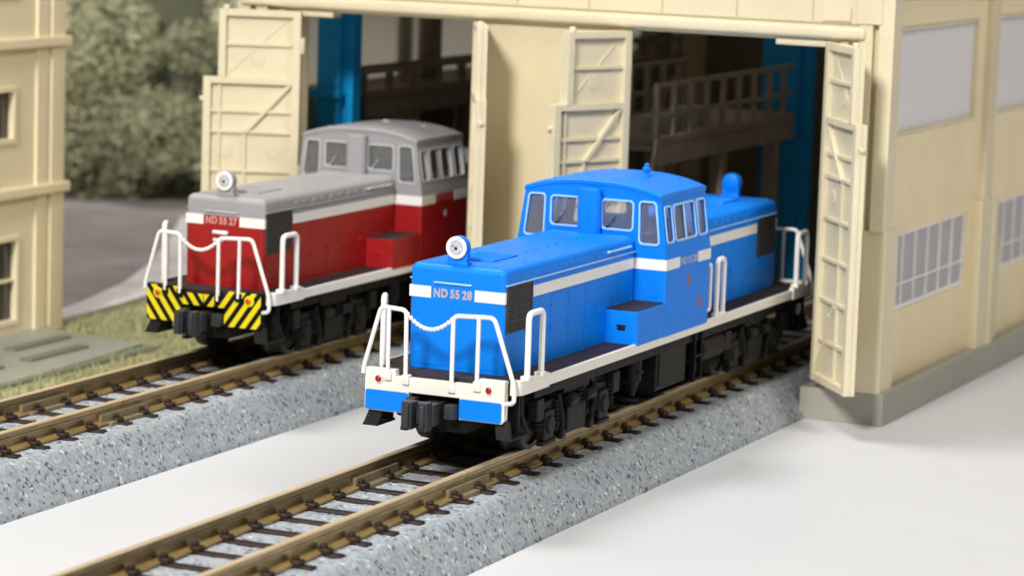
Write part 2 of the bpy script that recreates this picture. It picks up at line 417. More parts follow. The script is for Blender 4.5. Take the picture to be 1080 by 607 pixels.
# foliage bank behind
rnd = random.Random(11)
def bank():
    vs = []; fs = []; tint = []
    blobs = []
    for k in range(230):
        t = rnd.uniform(0, 1); x = -350+t*245; y = 218+(x+160)*.12+rnd.uniform(-10, 22)
        z = rnd.uniform(1, 1)*(rnd.random()**1.2)*66+2; blobs.append((x, y+z*.25, z, rnd.uniform(5, 13), rnd.uniform(.1, 1)))
    for (x, y, z, r, tn) in blobs:
        for k in range(int(r*r*11)):
            d = Vector((rnd.gauss(0, 1), rnd.gauss(0, 1), rnd.gauss(0, 1))).normalized()*r*rnd.uniform(.72, 1.04)
            c = Vector((x+d.x, y+d.y, max(.6, z+d.z*.8)))
            u = Vector((rnd.gauss(0, 1), rnd.gauss(0, 1), rnd.gauss(0, 1))).normalized(); v = u.orthogonal().normalized()
            s = rnd.uniform(.45, 1.05); n = len(vs)
            vs += [c-u*s, c-v*s*.55, c+u*s, c+v*s*.55]; fs.append((n, n+1, n+2, n+3))
            tint.append(max(0, min(1, tn+rnd.uniform(-.15, .15))))
    me = bpy.data.meshes.new('shrubbery'); me.from_pydata([((v.x+180)*S, (v.y-260)*S, v.z*S) for v in vs], [], fs)
    at = me.attributes.new('tint', 'FLOAT', 'FACE'); at.data.foreach_set('value', tint)
    me.materials.append(M['leaf'])
    o = bpy.data.objects.new('shrubbery', me); COL.objects.link(o); o.location = (-180*S, 260*S, 0)
    o['kind'] = 'stuff'; o['label'] = 'bank of olive green shrubbery beyond the asphalt'; o['category'] = 'shrubbery'
bank()
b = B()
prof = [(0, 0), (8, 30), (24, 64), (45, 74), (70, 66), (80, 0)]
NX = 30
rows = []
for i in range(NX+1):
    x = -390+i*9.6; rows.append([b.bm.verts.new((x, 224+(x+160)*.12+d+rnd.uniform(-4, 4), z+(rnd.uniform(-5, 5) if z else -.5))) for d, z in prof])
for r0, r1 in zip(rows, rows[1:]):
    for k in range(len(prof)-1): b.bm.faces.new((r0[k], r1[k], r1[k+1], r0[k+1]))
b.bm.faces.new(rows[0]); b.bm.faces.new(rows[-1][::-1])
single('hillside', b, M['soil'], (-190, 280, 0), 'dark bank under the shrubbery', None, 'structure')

# ------------------------------------------------------------------ track
ZR = 6.8
def track(x0, ya, yb, joint, label):
    t = root('model_track', (x0, (ya+yb)/2, 0), label, 'track', 'lengths of model railway track')
    # roadbed grid
    b = B(); rnd = random.Random(int(x0*7)+5)
    prof = [(-11.1, -.05), (-11.05, .35), (-10.3, 1.6), (-9.6, 2.8), (-8.9, 3.9), (-8.35, 4.5), (-7.8, 4.62)]
    prof += [(-7.2+.6*k, 4.62) for k in range(25)] + [(-x, z) for x, z in prof[::-1]]
    # refine
    fine = []
    for (xa, za), (xb, zb) in zip(prof, prof[1:]):
        n = max(1, int(round(math.hypot(xb-xa, zb-za)/.42)))
        fine += [(xa+(xb-xa)*k/n, za+(zb-za)*k/n) for k in range(n)]
    fine.append(prof[-1])
    ny = int((yb-ya)/.5); prev = None
    for i in range(ny+1):
        y = ya+(yb-ya)*i/ny; ring = []
        for j, (x, z) in enumerate(fine):
            e = 0 if z < .2 else .05
            ring.append(b.bm.verts.new((x0+x+rnd.uniform(-e, e), y+rnd.uniform(-.15, .15), z+rnd.uniform(-e, e)*(1.3 if z > 4 else 1))))
        if prev:
            for k in range(len(ring)-1): b.bm.faces.new((prev[k], ring[k], ring[k+1], prev[k+1]))
        prev = ring
    part('ballast_bed', b, M['ballast'], t, sharp=80)
    # rails
    rp = [(-.2, .2), (.2, .2), (.17, 1.3), (.33, 1.46), (.33, 1.9), (-.33, 1.9), (-.33, 1.46), (-.17, 1.3)]
    for sx in (-1, 1):
        xr = x0+sx*4.86
        for a, c in ((ya, joint-.05), (joint+.05, yb)):
            b = B(); b.prism(rp, lambda u, v, w_: (xr+u, w_, ZR-2.03+v), a, c); r_ = part('rail', b, M['rail'], t)
            b = B(); b.prism([(-.335, 0), (.335, 0), (.335, .06), (.27, .13), (-.27, .13), (-.335, .06)], lambda u, v, w_: (xr+u, w_, ZR-.13+v), a, c); part('rail_head', b, M['railhead'], r_)
            b = B(); b.prism([(-.85, 0), (.85, 0), (.85, .2), (.2, .42), (-.2, .42), (-.85, .2)], lambda u, v, w_: (xr+u, w_, ZR-2.03+v), a, c); part('rail_foot', b, M['railfoot'], r_)
        b = B(); b.box(xr-.62, xr+.62, joint-4.6, joint+4.6, ZR-2.15, ZR-.95, .12); b.box(xr-1.3, xr+1.3, joint-3.6, joint+3.9, ZR-2.2, ZR-1.75, .1)
        part('rail_joiner', b, M['joiner'], t)
    # sleepers share one mesh
    b = B(); y0 = (ya+yb)/2
    b.box(x0-7.4, x0+7.4, y0-.62, y0+.62, 3.9, 4.86, .1, 1)
    for sx in (-1, 1):
        for q in (-1, 1):
            xx = x0+sx*4.86+q*.95
            b.box(xx-.5, xx+.5, y0-.62, y0+.62, 4.5, 5.3, .15, 1)
            b.box(xx-.3-.2*q, xx+.25-.2*q, y0-.38, y0+.38, 4.9, 5.62, .1, 1)
    first = part('sleeper', b, M['sleeper'], t)
    pitch = 5.21; k = 0; ys = []
    y = -48.3
    while y-pitch > ya+1: y -= pitch
    while y < yb-1:
        ys.append(y); y += pitch
    for k, y in enumerate(ys):
        o = first if k == 0 else first.copy()
        if k: COL.objects.link(o); o.parent = t
        o.location = (rnd.uniform(-.08, .08)*S, (y-y0)*S, 0); o.rotation_euler.z = rnd.uniform(-.012, .012)
    return t
track(0, -110, 215, -3.0, 'speckled grey ballasted track running under the blue locomotive')
track(-46.5, -70, 215, 11.0, 'speckled grey ballasted track running under the red and grey locomotive')

# ------------------------------------------------------------------ locomotives
def clip_rect(poly, x0, x1, z0, z1):
    def cl(ps, f, g):
        out = []
        for a, c in zip(ps, ps[1:]+ps[:1]):
            fa, fc = f(a), f(c)
            if fa >= 0: out.append(a)
            if fa*fc < 0:
                t = fa/(fa-fc); out.append((a[0]+(c[0]-a[0])*t, a[1]+(c[1]-a[1])*t))
        return out
    for f in (lambda p: p[0]-x0, lambda p: x1-p[0], lambda p: p[1]-z0, lambda p: z1-p[1]):
        poly = cl(poly, f, None)
        if len(poly) < 3: return []
    return poly
def bent(pts, r=.5, n=4):
    """round the inner corners of a polyline"""
    pts = [Vector(p) for p in pts]; out = [pts[0]]
    for a, p, c in zip(pts, pts[1:], pts[2:]):
        da = (a-p); dc = (c-p); rr_ = min(r, da.length*.45, dc.length*.45)
        s = p+da.normalized()*rr_; e = p+dc.normalized()*rr_
        for k in range(n+1):
            t = k/n; out.append(s*(1-t)**2+p*2*t*(1-t)+e*t*t)
    out.append(pts[-1]); return out

LEN = 86.5
def loco(dx, dy, name, label, pal, number, hazard):
    L = root(name, (dx, dy+LEN/2, ZR), label, 'locomotive')
    lo, hi, trim, num = M[pal['lo']], M[pal['hi']], M[pal['trim']], M[pal['num']]
    X = lambda v: dx+v
    Y = lambda v: dy+v
    def bx(bb, x0, x1, y0, y1, z0, z1, bev=0): bb.box(X(x0), X(x1), Y(y0), Y(y1), z0, z1, bev)
    front = lambda yy: (lambda c: Vector((X(c.x), Y(yy)-c.z, c.y)))            # plate xy -> x,z facing -y
    rear = lambda yy: (lambda c: Vector((X(c.x), Y(yy)+c.z, c.y)))
    # --- underframe
    b = B(); bx(b, -6.8, 6.8, .9, 6.2, 12.7, 13.86, .1); bx(b, -7.9, 7.9, 6, LEN-.9, 12.7, 13.9, .1); bx(b, -3.2, 3.2, 2, LEN-2, 9.6, 12.8, .2)
    part('underframe', b, M['black'], L)
    b = B(); b.prism([(-6.9, .75), (8.3, .75), (8.3, LEN-.75), (-8.3, LEN-.75), (-8.3, 5.6), (-6.9, 5.6)], lambda u, v, w_: (X(u), Y(v), w_), 13.88, 14.86); part('deck', b, M['deck'], L)
    # --- side sills with end pads
    for sx in (-1, 1):
        b = B()
        xo, xi = sx*8.66, sx*8.22
        lo_, hi_ = min(xo, xi), max(xo, xi)
        bx(b, lo_, hi_, 4.5 if sx > 0 else 5.6, LEN-4.5, 13.9, 14.93, .08)
        for ye, sg in (((.55, 1), (LEN-.55, -1)) if sx > 0 else ((LEN-.55, -1),)):
            pts = [(sx*7.75, ye), (sx*8.2, ye+sg*.08), (sx*8.6, ye+sg*.4), (sx*8.76, ye+sg*1.0), (sx*8.76, ye+sg*7.0), (sx*8.2, ye+sg*7.0), (sx*8.2, ye+sg*1.3), (sx*7.75, ye+sg*1.1)]
            if sx*sg < 0: pts = pts[::-1]
            b.prism(pts, lambda u, v, w_: (X(u), Y(v), w_), 13.82, 15.2)
            for yy in ((2.7, 6.0) if sx > 0 else (6.0,)):
                a = ye+sg*(yy-.55); bx(b, sx*8.48-.5, sx*8.48+.42, a-.55, a+.55, 15.0, 15.5, .12)
        part('side_sill', b, M['white'] if pal['lo'] == 'red' else M['ivory'], L)
    # --- ends: beam plate, coloured panels, markers, steps, rails, couplers
    for end in (0, 1):
        fy = (lambda v: v) if end == 0 else (lambda v: LEN-v)
        E = (lambda u, v, w_: (X(u), Y(fy(w_)), v))
        outline = [(-7.43, 11.35), (-7.15, 11.04), (-2.7, 11.04), (-2.7, 13.12), (2.7, 13.12), (2.7, 11.04), (7.15, 11.04), (7.43, 11.35), (7.43, 15.17), (4.6, 15.17), (4.5, 14.55), (-4.1, 14.55), (-4.2, 15.17), (-7.43, 15.17)]
        pm = plate2d(outline, (), .85, .07)
        b = B(); b.mesh(pm, lambda c: Vector(E(c.x, c.y, .85-c.z)))
        bp = part('buffer_beam', b, M['black'] if hazard else M['ivory'], L)
        if not hazard:
            for s0, s1 in ((-7.32, -2.72), (2.72, 7.18)):
                pm = plate2d(rr(s0, s1, 11.12, 13.08, .25), (), .1, .03)
                b = B(); b.mesh(pm, lambda c: Vector(E(c.x, c.y, .02-c.z))); part('beam_panel', b, lo, bp)
        else:
            k = 0
            for sgn in (-1, 1):
                for off in range(-3, 9):
                    x = .35+off*1.42; wd = .72; sl = .72
                    base = [(x, 11.0), (x+wd, 11.0), (x+wd+4.3*sl, 15.3), (x+4.3*sl, 15.3)]
                    for (a0, a1, c0, c1) in ((2.72, 7.36, 11.1, 15.1), (0.05, 2.7, 13.16, 14.5), (2.7, 4.55, 14.5, 14.52)):
                        q = clip_rect(base, a0, a1, c0, c1)
                        if a0 > 2.71:
                            pass
                        if len(q) < 3: continue
                        q2 = [(sgn*u, v) for u, v in q]
                        b = B(); b.prism(q2, E, -.03, .01)
                        if len(b.bm.verts): part('hazard_stripe', b, M['yellow'], bp)
                # yellow disc field round the marker lamp
                b = B(); b.cyl(E(sgn*5.9, 14.2, .0), E(sgn*5.9, 14.2, -.05), .62, n=18); part('marker_field', b, M['yellow'], bp)
        for mx in (-5.92, 5.82):
            b = B(); b.cyl(E(mx, 14.2, .1), E(mx, 14.2, -.16), .52, .46, 18, .04); mk = part('marker_lamp', b, M['yellow'] if hazard else M['ivory'], bp)
            b = B(); b.sphere(E(mx, 14.2, -.12), .36, 12, (1, .55, 1)); part('lens', b, M['lens_orange' if hazard else 'lens_red'], mk)
        # post sockets on the beam
        b = B()
        for px, zz in ((-4.92, 14.75), (-3.0, 14.5), (1.9, 14.2), (4.56, 14.6)):
            x0, x1 = sorted((px-.38, px+.38)); y0, y1 = sorted((fy(-.3), fy(.5)))
            bx(b, x0, x1, y0, y1, zz-.6, zz+.35, .08)
        part('rail_socket', b, M['yellow' if hazard else 'ivory'] if not hazard else M['black'], bp)
        # corner steps
        for sx in (-1, 1):
            b = B()
            x0, x1 = sorted((sx*5.9, sx*8.35))
            ox = 8.3 if sx > 0 else 7.55
            qv = [(sx*(ox-2), 11.3, .5), (sx*(ox-.55), 11.3, .5), (sx*ox, 9.5, -.05), (sx*(ox-1.6), 9.6, -.05)]
            va = [b.bm.verts.new((X(u), Y(fy(w_)), v)) for u, v, w_ in qv]; vb = [b.bm.verts.new((X(u), Y(fy(w_+.3)), v)) for u, v, w_ in qv]
            b.bm.faces.new(va); b.bm.faces.new(vb[::-1])
            for k in range(4): b.bm.faces.new((va[k], vb[k], vb[(k+1) % 4], va[(k+1) % 4]))
            y0, y1 = sorted((fy(0), fy(3.9))); bx(b, *sorted((sx*(ox-1.6), sx*ox)), y0, y1, 9.5, 9.75, .05)
            b.tube([(X(sx*8.2), Y(fy(2.35)), 13.9), (X(sx*8.2), Y(fy(2.45)), 11.7), (X(sx*8.2), Y(fy(3.85)), 9.7)], .2, 8)
            y0, y1 = sorted((fy(3.0), fy(3.4))); bx(b, *sorted((sx*5.9, sx*7.6)), y0, y1, 9.7, 13.8, .05)
            part('corner_step', b, M['dkgrey'], L)
        # coupler
        b = B()
        def eb(x0, x1, w0, w1, z0, z1, bev=.12):
            y0, y1 = sorted((fy(w0), fy(w1))); bx(b, x0, x1, y0, y1, z0, z1, bev)
        eb(-.9, .9, -1.4, 3.0, 11.1, 12.5); eb(-1.4, 1.25, -2.6, -1.2, 10.6, 12.7, .1)
        eb(-1.5, -.4, -4.0, -2.5, 10.35, 13.0, .1); eb(-1.2, -.6, -4.35, -3.9, 10.55, 12.8, .08); eb(.25, 1.05, -3.7, -2.4, 10.2, 12.95, .1); eb(-.5, .35, -2.9, -2.5, 10.8, 12.4, .05)
        eb(.4, .85, -4.0, -3.5, 10.5, 12.7, .06); eb(1.5, 2.6, -.9, .4, 11.1, 12.5, .08); eb(-2.6, -1.7, -.8, .4, 11.2, 12.8, .08)
        cp = part('coupler', b, M['coupler'], L)
        b = B(); b.box(*sorted((X(.3), X(3.2))), *sorted((Y(fy(.6)), Y(fy(2.4)))), 9.6, 11.1, .2)
        part('drawgear_box', b, M['black'], L)
        # handrails
        W = M['white']; r_ = .222
        b = B(); b.tube(bent([E(-7.55, 14.6, -.15), E(-7.5, 15.3, -.15), E(-5.8, 21.25, -.15), E(-3.08, 21.1, -.15), E(-3.0, 14.4, -.15)], .55), r_)
        b.tube([E(-4.95, 21.2, -.15), E(-4.92, 14.6, -.15)], r_*.95); part('handrail', b, W, L)
        b = B(); b.tube(bent([E(1.9, 13.9, -.15), E(1.9, 21.02, -.15), E(6.18, 21.2, -.15), E(8.42, 15.0, -.15), E(8.5, 13.2, -.1), E(7.3, 13.0, .3)], .6), r_)
        b.tube([E(4.57, 21.1, -.15), E(4.55, 14.4, -.15)], r_*.95); part('handrail', b, W, L)
        b = B(); n = 13
        for k in range(n+1):
            t = k/n; xx = -2.95+t*4.75; zz = 20.75-1.22*4*t*(1-t) - .08*t
            b.sphere(E(xx, zz, -.18), .24, 10, (.95, 1, .95))
        b.tube([E(-2.95+k/n*4.75, 20.75-1.22*4*(k/n)*(1-k/n)-.08*k/n, -.18) for k in range(n+1)], .1, 6)
        part('safety_chain', b, W, L)
        for sx in (-1, 1):
            b = B(); qa, qb, qc, qd = (8.48, 2.75, 8.48, 6.05) if sx > 0 else (7.65, 4.1, 8.45, 6.0)
            b.tube(bent([(X(sx*qa), Y(fy(qb)), 14.8), (X(sx*qa), Y(fy(qb)), 21.45), (X(sx*qc), Y(fy(qd)), 21.45), (X(sx*qc), Y(fy(qd)), 14.8)], .75, 6), .3)
            part('stanchion', b, W, L)
    # rails beside the cab doors
    for sx in (-1, 1):
        for ya, yb in ((53.9, 55.9),):
            b = B(); b.tube(bent([(X(sx*8.4), Y(ya), 14.8), (X(sx*8.4), Y(ya), 21.2), (X(sx*8.4), Y(yb), 21.2), (X(sx*8.4), Y(yb), 14.8)], .7, 6), .3)
            b.box(*sorted((X(sx*8.0), X(sx*8.75))), Y(ya-.4), Y(yb+.4), 14.7, 15.25, .1); part('stanchion', b, M['white'], L)
        b = B(); b.tube(bent([(X(sx*8.5), Y(50.5), 20.9), (X(sx*8.5), Y(51.5), 21.0), (X(sx*8.5), Y(51.5), 16.0), (X(sx*8.5), Y(50.5), 15.9)], .3), .2); part('grab_rail', b, M['white'], L)
    # --- hoods
    ZS = 22.88
    for hk, (ya, yb) in enumerate(((4.55, 37.55), (50.55, LEN-4.3))):
        b = B(); b.rstack(X(-5.09), X(5.09), Y(ya), Y(yb), .5, [(14.7, 0), (ZS, 0)]); hood = part('hood', b, lo, L, sharp=30)
        lv = [(ZS+.002, 0), (24.45, 0)]+[(24.45+.7*math.sin(R(a)), .7*(1-math.cos(R(a)))) for a in (15, 30, 45, 60, 75, 90)]
        lv[-1] = (25.15, .7)
        b = B(); b.rstack(X(-5.09), X(5.09), Y(ya), Y(yb), .5, lv)
        b.rstack(X(-4.35), X(4.35), Y(ya+.75), Y(yb-.3), .4, [(25.1, 0), (25.21, .25)])
        top = part('hood_top', b, hi, L, sharp=30)
        fend = ya if hk == 0 else yb; sg = 1 if hk == 0 else -1
        fp = lambda u, v, w_: (X(u), Y(fend+sg*w_), v)
        # end face: stripe halves, number, grab bar, doors
        for s0, s1 in ((-5.13, -2.8), (1.88, 5.13)):
            b = B(); b.prism([(s0, 21.8), (s1, 21.8), (s1, 22.92), (s0, 22.92)], fp, -.035, .4); part('white_band', b, M['white'], hood)
        tm = text2d(number, 4.1, .92, .06, .05, 1.12)
        b = B(); b.mesh(tm, lambda c: Vector(fp((c.x*(1 if hk == 0 else -1))-.45, 22.34+c.y, -.03-c.z))); part('number_lettering', b, num, hood)
        b = B(); b.tube([fp(-2.4, 23.36, 0), fp(-2.4, 23.36, -.16), fp(1.5, 23.36, -.16), fp(1.5, 23.36, 0)], .085, 8); part('grab_bar', b, trim, top)
        if hazard and hk == 0:
            b = B(); b.tube([fp(-1.3, 21.0, 0), fp(-1.3, 21.0, -.2), fp(.3, 21.0, -.2), fp(.3, 21.0, 0)], .2, 8); b.box(X(-1.5), X(-.2), Y(fend-.1), Y(fend+.1), 19.95, 20.3, .05); part('lamp_bracket', b, M['white'], hood)
        for s0, s1 in ((-4.5, -.45), (-.37, 4.4)):
            b = B(); b.box(X(s0), X(s1), *sorted((Y(fend-sg*.04), Y(fend+sg*.2))), 15.25, 21.6, .04)
            for zz in (16.5, 18.4, 20.3):
                xx = s0+.25 if s0 < -1 else s1-.25
                b.box(X(xx-.12), X(xx+.12), *sorted((Y(fend-sg*.1), Y(fend))), zz-.2, zz+.2, .04)
            part('front_door', b, lo, hood)
        # sides
        n = 6; g0, g1 = (ya+.3, ya+6.5) if hk == 0 else (yb-6.6, yb-.35)
        d0, d1 = (g1+.2, yb-.3) if hk == 0 else (ya+.3, g0-.2)
        for sx in (-1, 1):
            xs = lambda a, c: sorted((X(sx*a), X(sx*c)))
            b = B(); b.box(*xs(4.9, 5.13), Y(d0), Y(d1), 21.8, 22.92, .02); part('white_band', b, M['white'], hood)
            b = B(); b.box(*xs(4.9, 5.14), Y(g0), Y(g1), 18.85, 23.42, .03); gr = part('radiator_grille', b, M['grille'], hood)
            b = B()
            for k in range(22): b.box(*xs(5.1, 5.19), Y(g0+.25), Y(g1-.25), 19.0+k*.2, 19.0+k*.2+.09)
            for k in range(3):
                yy = g0+.25+(g1-g0-.5)*k/2; b.box(*xs(5.1, 5.21), Y(yy-.07), Y(yy+.07), 18.95, 23.32)
            o_ = part('grille_slats', b, M['grille'], gr); o_['kind'] = 'stuff'
            b = B(); b.box(*xs(5.0, 5.27), Y(ya+.25), Y(yb-.2), 23.5, 23.64, .04); part('gutter', b, trim if pal['lo'] != 'red' else M['grey'], top)  # blue version: lit edge of the gutter put into its pale trim
            if hk == 0:
                b = B(); b.tube([(X(sx*5.05), Y(29.8), 24.26), (X(sx*5.3), Y(29.9), 24.26), (X(sx*5.3), Y(35.8), 24.26), (X(sx*5.05), Y(35.9), 24.26)], .11, 8); part('grab_bar', b, trim, top)
            wd = (d1-d0)/n
            for k in range(n):
                a0, a1 = d0+wd*k+.05, d0+wd*(k+1)-.05
                b = B(); b.box(*xs(4.95, 5.125), Y(a0), Y(a1), 15.25, 21.55, .03)
                for zz in (16.3, 18.4, 20.5): b.box(*xs(5.1, 5.2), Y(a0+.1), Y(a0+.45), zz-.22, zz+.22, .04)
                b.box(*xs(5.1, 5.24), Y(a1-.5), Y(a1-.3), 17.9, 18.7, .05)
                part('side_door', b, lo, hood)
                b = B(); b.box(*xs(4.95, 5.145), Y(a0+.4), Y((a0+a1)/2-.12), 23.9, 24.45, .05); b.box(*xs(4.95, 5.145), Y((a0+a1)/2+.12), Y(a1-.3), 23.9, 24.45, .05)
                part('vent_cover', b, hi, top)
            b = B()
            for k in range(7):
                b.sphere((X(sx*3.9), Y(ya+2+(yb-ya-3)*k/6), 25.2), .16, 8, (1, 1, .6))
            part('bolt_row', b, hi, top)
        # roof hatch + headlight
        hy = (lambda v: v) if hk == 0 else (lambda v: LEN-v)
        b = B(); bx(b, -2.3, 1.9, *sorted((hy(8.6), hy(14.4))), 25.15, 25.36, .08)
        for k in range(7): bx(b, -2.0, 1.6, *sorted((hy(9.2+k*.72), hy(9.45+k*.72))), 25.3, 25.44, .04)
        part('roof_hatch', b, hi, top)
        if hk == 0:
            b = B()
            for k in range(6): b.cyl((X(1.2-.1*(k % 2)), Y(18+k*2.6), 25.15), (X(1.2-.1*(k % 2)), Y(18+k*2.6), 25.3), .14, n=8)
            part('bolt_row', b, hi, top)
        hx = -.35
        HL = lambda u, v, w_: (X(hx+u), Y(hy(w_)), v)
        b = B(); q = (Vector(HL(0, 0, 6.6))-Vector(HL(0, 0, 4.9))).to_track_quat('Z', 'Y')
        b.lathe([(1.08, 0), (1.12, .1), (1.12, .95), (1.02, 1.15), (.8, 1.26), (.1, 1.3)], HL(0, 26.85, 4.75), q, 32)
        bx(b, hx-1.05, hx+1.05, *sorted((hy(5.0), hy(5.85))), 25.1, 26.6, .1); bx(b, hx-1.15, hx+1.15, *sorted((hy(4.95), hy(6.1))), 25.1, 25.42, .08)
        hl = part('headlight', b, hi, top)
        b = B(); b.lathe([(.68, .25), (.68, 0), (.74, -.07), (1.04, -.07), (1.1, 0), (1.1, .2)], HL(0, 26.85, 4.75), q, 32); part('headlight_rim', b, M['white'], hl)
        b = B(); b.lathe([(.66, -.02), (.66, -.08), (.45, -.16), (.12, -.2)], HL(0, 26.85, 4.75), q, 24); part('headlight_lens', b, M['lens'], hl)
        b = B(); b.sphere(HL(0.05, 26.8, 4.58), .17, 10); b.sphere(HL(-.28, 27.0, 4.62), .09, 8); part('bulb', b, M['dkgrey'], hl)
    # --- cab
    CF, CR = 37.5, 50.6; ZC = 22.95
    b = B(); b.rstack(X(-8.72), X(8.72), Y(CF), Y(CR), .22, [(14.7, 0), (22.8, 0)]); cabl = part('cab_lower', b, lo, L, sharp=30)
    zroof = lambda x: 29.5+1.12*(1-abs(x/7.9)**2.6)
    arc = [(7.74-15.48*k/24, zroof(7.74-15.48*k/24)) for k in range(25)]
    outl = [(-8.72, 22.8), (8.72, 22.8), (8.72, ZC)]+arc+[(-8.72, ZC)]
    wins = [(-7.75, -5.42, 24.35, 29.0, (.36, .0)), (-4.84, -1.05, 25.6, 28.92, (0, 0)), (1.05, 4.84, 25.6, 28.92, (0, 0)), (5.42, 7.92, 24.3, 29.0, (-.1, -.52))]
    wins[0] = (-7.92, -5.42, 24.3, 29.0, (.52, .1))
    # interior box, grey made pale to brighten the view through the windows
    b = B(); bx(b, -8.0, 8.0, CF+.6, CR-.6, 22.7, 22.97); bx(b, -1.8, 1.8, CF+4.5, CF+7.5, 22.9, 24.4, .3); part('cab_interior', b, M['grey_trim'], L)
    for wy, mp in ((CF, front), (CR, rear)):
        fn = mp(wy)
        # plate occupies depth inward
        holes = [rr(a+.2, c-.2, z0+.2, z1-.2, .35, 5, d) for a, c, z0, z1, d in wins]
        pm = plate2d(outl, holes, .45, .05)
        b = B(); b.mesh(pm, lambda c: Vector(fn(Vector((c.x, c.y, c.z-.45))))); wall = part('cab_end_wall', b, hi, L, sharp=40)
        for a, c, z0, z1, d in wins:
            pm = plate2d(rr(a, c, z0, z1, .5, 6, d), [rr(a+.21, c-.21, z0+.21, z1-.21, .34, 6, d)], .14, .04)
            b = B(); b.mesh(pm, lambda q_: Vector(fn(Vector((q_.x, q_.y, q_.z-.04))))); fr = part('cab_window', b, trim, wall)
            pm = plate2d(rr(a+.2, c-.2, z0+.2, z1-.2, .3, 4, d), (), .1)
            b = B(); b.mesh(pm, lambda q_: Vector(fn(Vector((q_.x, q_.y, q_.z-.3))))); part('window_pane', b, M['glass'], fr)
            if c-a > 3:
                b = B(); b.tube([fn(Vector(((a+c)/2-1.1, z0+.35, .06))), fn(Vector(((a+c)/2-.2, z0+1.5, .08)))], .05, 6); b.cyl(fn(Vector(((a+c)/2-1.1, z0+.35, .0))), fn(Vector(((a+c)/2-1.1, z0+.35, .16))), .13, n=8)
                part('wiper', b, M['dkgrey'] if not hazard else M['grey_trim'], fr)
    # side upper walls (leaning inwards)
    top_z = 29.55; hgt = math.hypot(top_z-ZC, .98)
    for sx in (-1, 1):
        def sw(c):
            f = c.y/hgt
            base_ = Vector((X(sx*(8.72-.98*f)), Y(CF+c.x), ZC+(top_z-ZC)*f))
            nrm = Vector((sx*(top_z-ZC), 0, .98)).normalized()
            return base_+nrm*c.z
        wl = CR-CF
        sws = [(.6, 2.75, 1.55, 5.6, (0, 0)), (3.1, 9.4, 1.55, 5.6, (0, 0)), (9.9, 12.6, 1.55, 5.6, (0, 0))]
        pm = plate2d([(0.02, -.12), (wl-.02, -.12), (wl-.02, hgt), (.02, hgt)], [rr(a+.18, c-.18, z0+.18, z1-.18, .35, 5) for a, c, z0, z1, d in sws], .4, .04)
        b = B(); b.mesh(pm, lambda c: sw(Vector((c.x, c.y, c.z-.4)))); wall = part('cab_side_wall', b, hi, L, sharp=40)
        for a, c, z0, z1, d in sws:
            hl_ = [rr(a+.22, c-.22, z0+.24, z1-.24, .3, 5)]
            pm = plate2d(rr(a, c, z0, z1, .45, 6), hl_, .12, .04)
            b = B(); b.mesh(pm, lambda q_: sw(Vector((q_.x, q_.y, q_.z-.04))))
            if c-a > 4:
                b.mesh(plate2d(rr((a+c)/2-.16, (a+c)/2+.16, z0+.2, z1-.2, .05, 2), (), .12, .03), lambda q_: sw(Vector((q_.x, q_.y, q_.z-.05))))
            fr = part('cab_window', b, trim, wall)
            pm = plate2d(rr(a+.18, c-.18, z0+.18, z1-.18, .3, 4), (), .08)
            b = B(); b.mesh(pm, lambda q_: sw(Vector((q_.x, q_.y, q_.z-.25)))); part('window_pane', b, M['glass'], fr)
        # bands, number and emblem on the cab side
        xs = lambda a, c: sorted((X(sx*a), X(sx*c)))
        for y0, y1 in ((CF-.03, 41.4), (46.8, CR+.03)):
            b = B(); b.box(*xs(8.5, 8.76), Y(y0), Y(y1), 21.75, 22.9, .02); part('white_band', b, M['white'], cabl)
        for yy, sgn in ((CF, -1), (CR, 1)):
            b = B(); b.box(*xs(5.05, 8.74), *sorted((Y(yy+sgn*.04), Y(yy-sgn*.2))), 21.75, 22.9, .02); part('white_band', b, M['white'], cabl)
        tm = text2d(number, 4.6, .8, .04, .02, 1.05)
        b = B(); b.mesh(tm, lambda c: Vector((X(sx*(8.73+c.z+.02)), Y(44.1+sx*c.x), 22.33+c.y))); part('number_lettering', b, M['number_side'] if not hazard else M['red_dull'], cabl)
        for (yy, zz, rr2) in (((44.2, 20.1, .68), (47.7, 17.3, .72)) if not hazard else ((44.3, 20.3, .45),)):
            b = B(); Q = lambda u, v, w_: (X(sx*(8.73+w_)), Y(yy+u), zz+v)
            n = 20
            for k in range(n):
                a, c = 2*math.pi*k/n, 2*math.pi*(k+1)/n
                b.prism([(rr2*.72*math.cos(a), rr2*math.sin(a)), (rr2*.72*math.cos(c), rr2*math.sin(c)), (rr2*.46*math.cos(c), rr2*.7*math.sin(c)), (rr2*.46*math.cos(a), rr2*.7*math.sin(a))], Q, -.02, .03)
            b.prism([(-.12, -.34), (.12, -.34), (.14, .3), (-.14, .3)], Q, -.02, .03)
            b.prism([(-.28, -.06), (.28, -.06), (.28, .1), (-.28, .1)], Q, -.02, .034)
            part('emblem', b, M['emblem'] if not hazard else M['grey_trim'], cabl)
        # step box
        for y0, y1, fc in ((30.0, 37.5, 30.0), (50.6, 53.0, 53.0)):
            if y0 > 40: continue
            b = B(); b.box(*xs(5.0, 8.7), Y(y0), Y(y1+.1), 14.7, 18.3, .07); bxo = part('step_box', b, lo, L)
            b = B(); b.box(*xs(5.05, 8.55), Y(y0+.12), Y(y1), 18.27, 18.42, .03); part('tread_plate', b, M['deck'], bxo)
            b = B(); b.box(*xs(6.45, 7.35), Y(fc-.06), Y(fc+.1), 16.25, 16.75, .04); b.box(*xs(6.35, 7.45), Y(fc-.1), Y(fc+.1), 16.72, 16.84, .03); part('box_handle', b, M['dkgrey'] if not hazard else lo, bxo)
    # roof
    b = B()
    ins = [(-.12, 0.0), (-.3, .12), (-.38, .28)]
    prof = [(7.86-15.72*k/32) for k in range(33)]
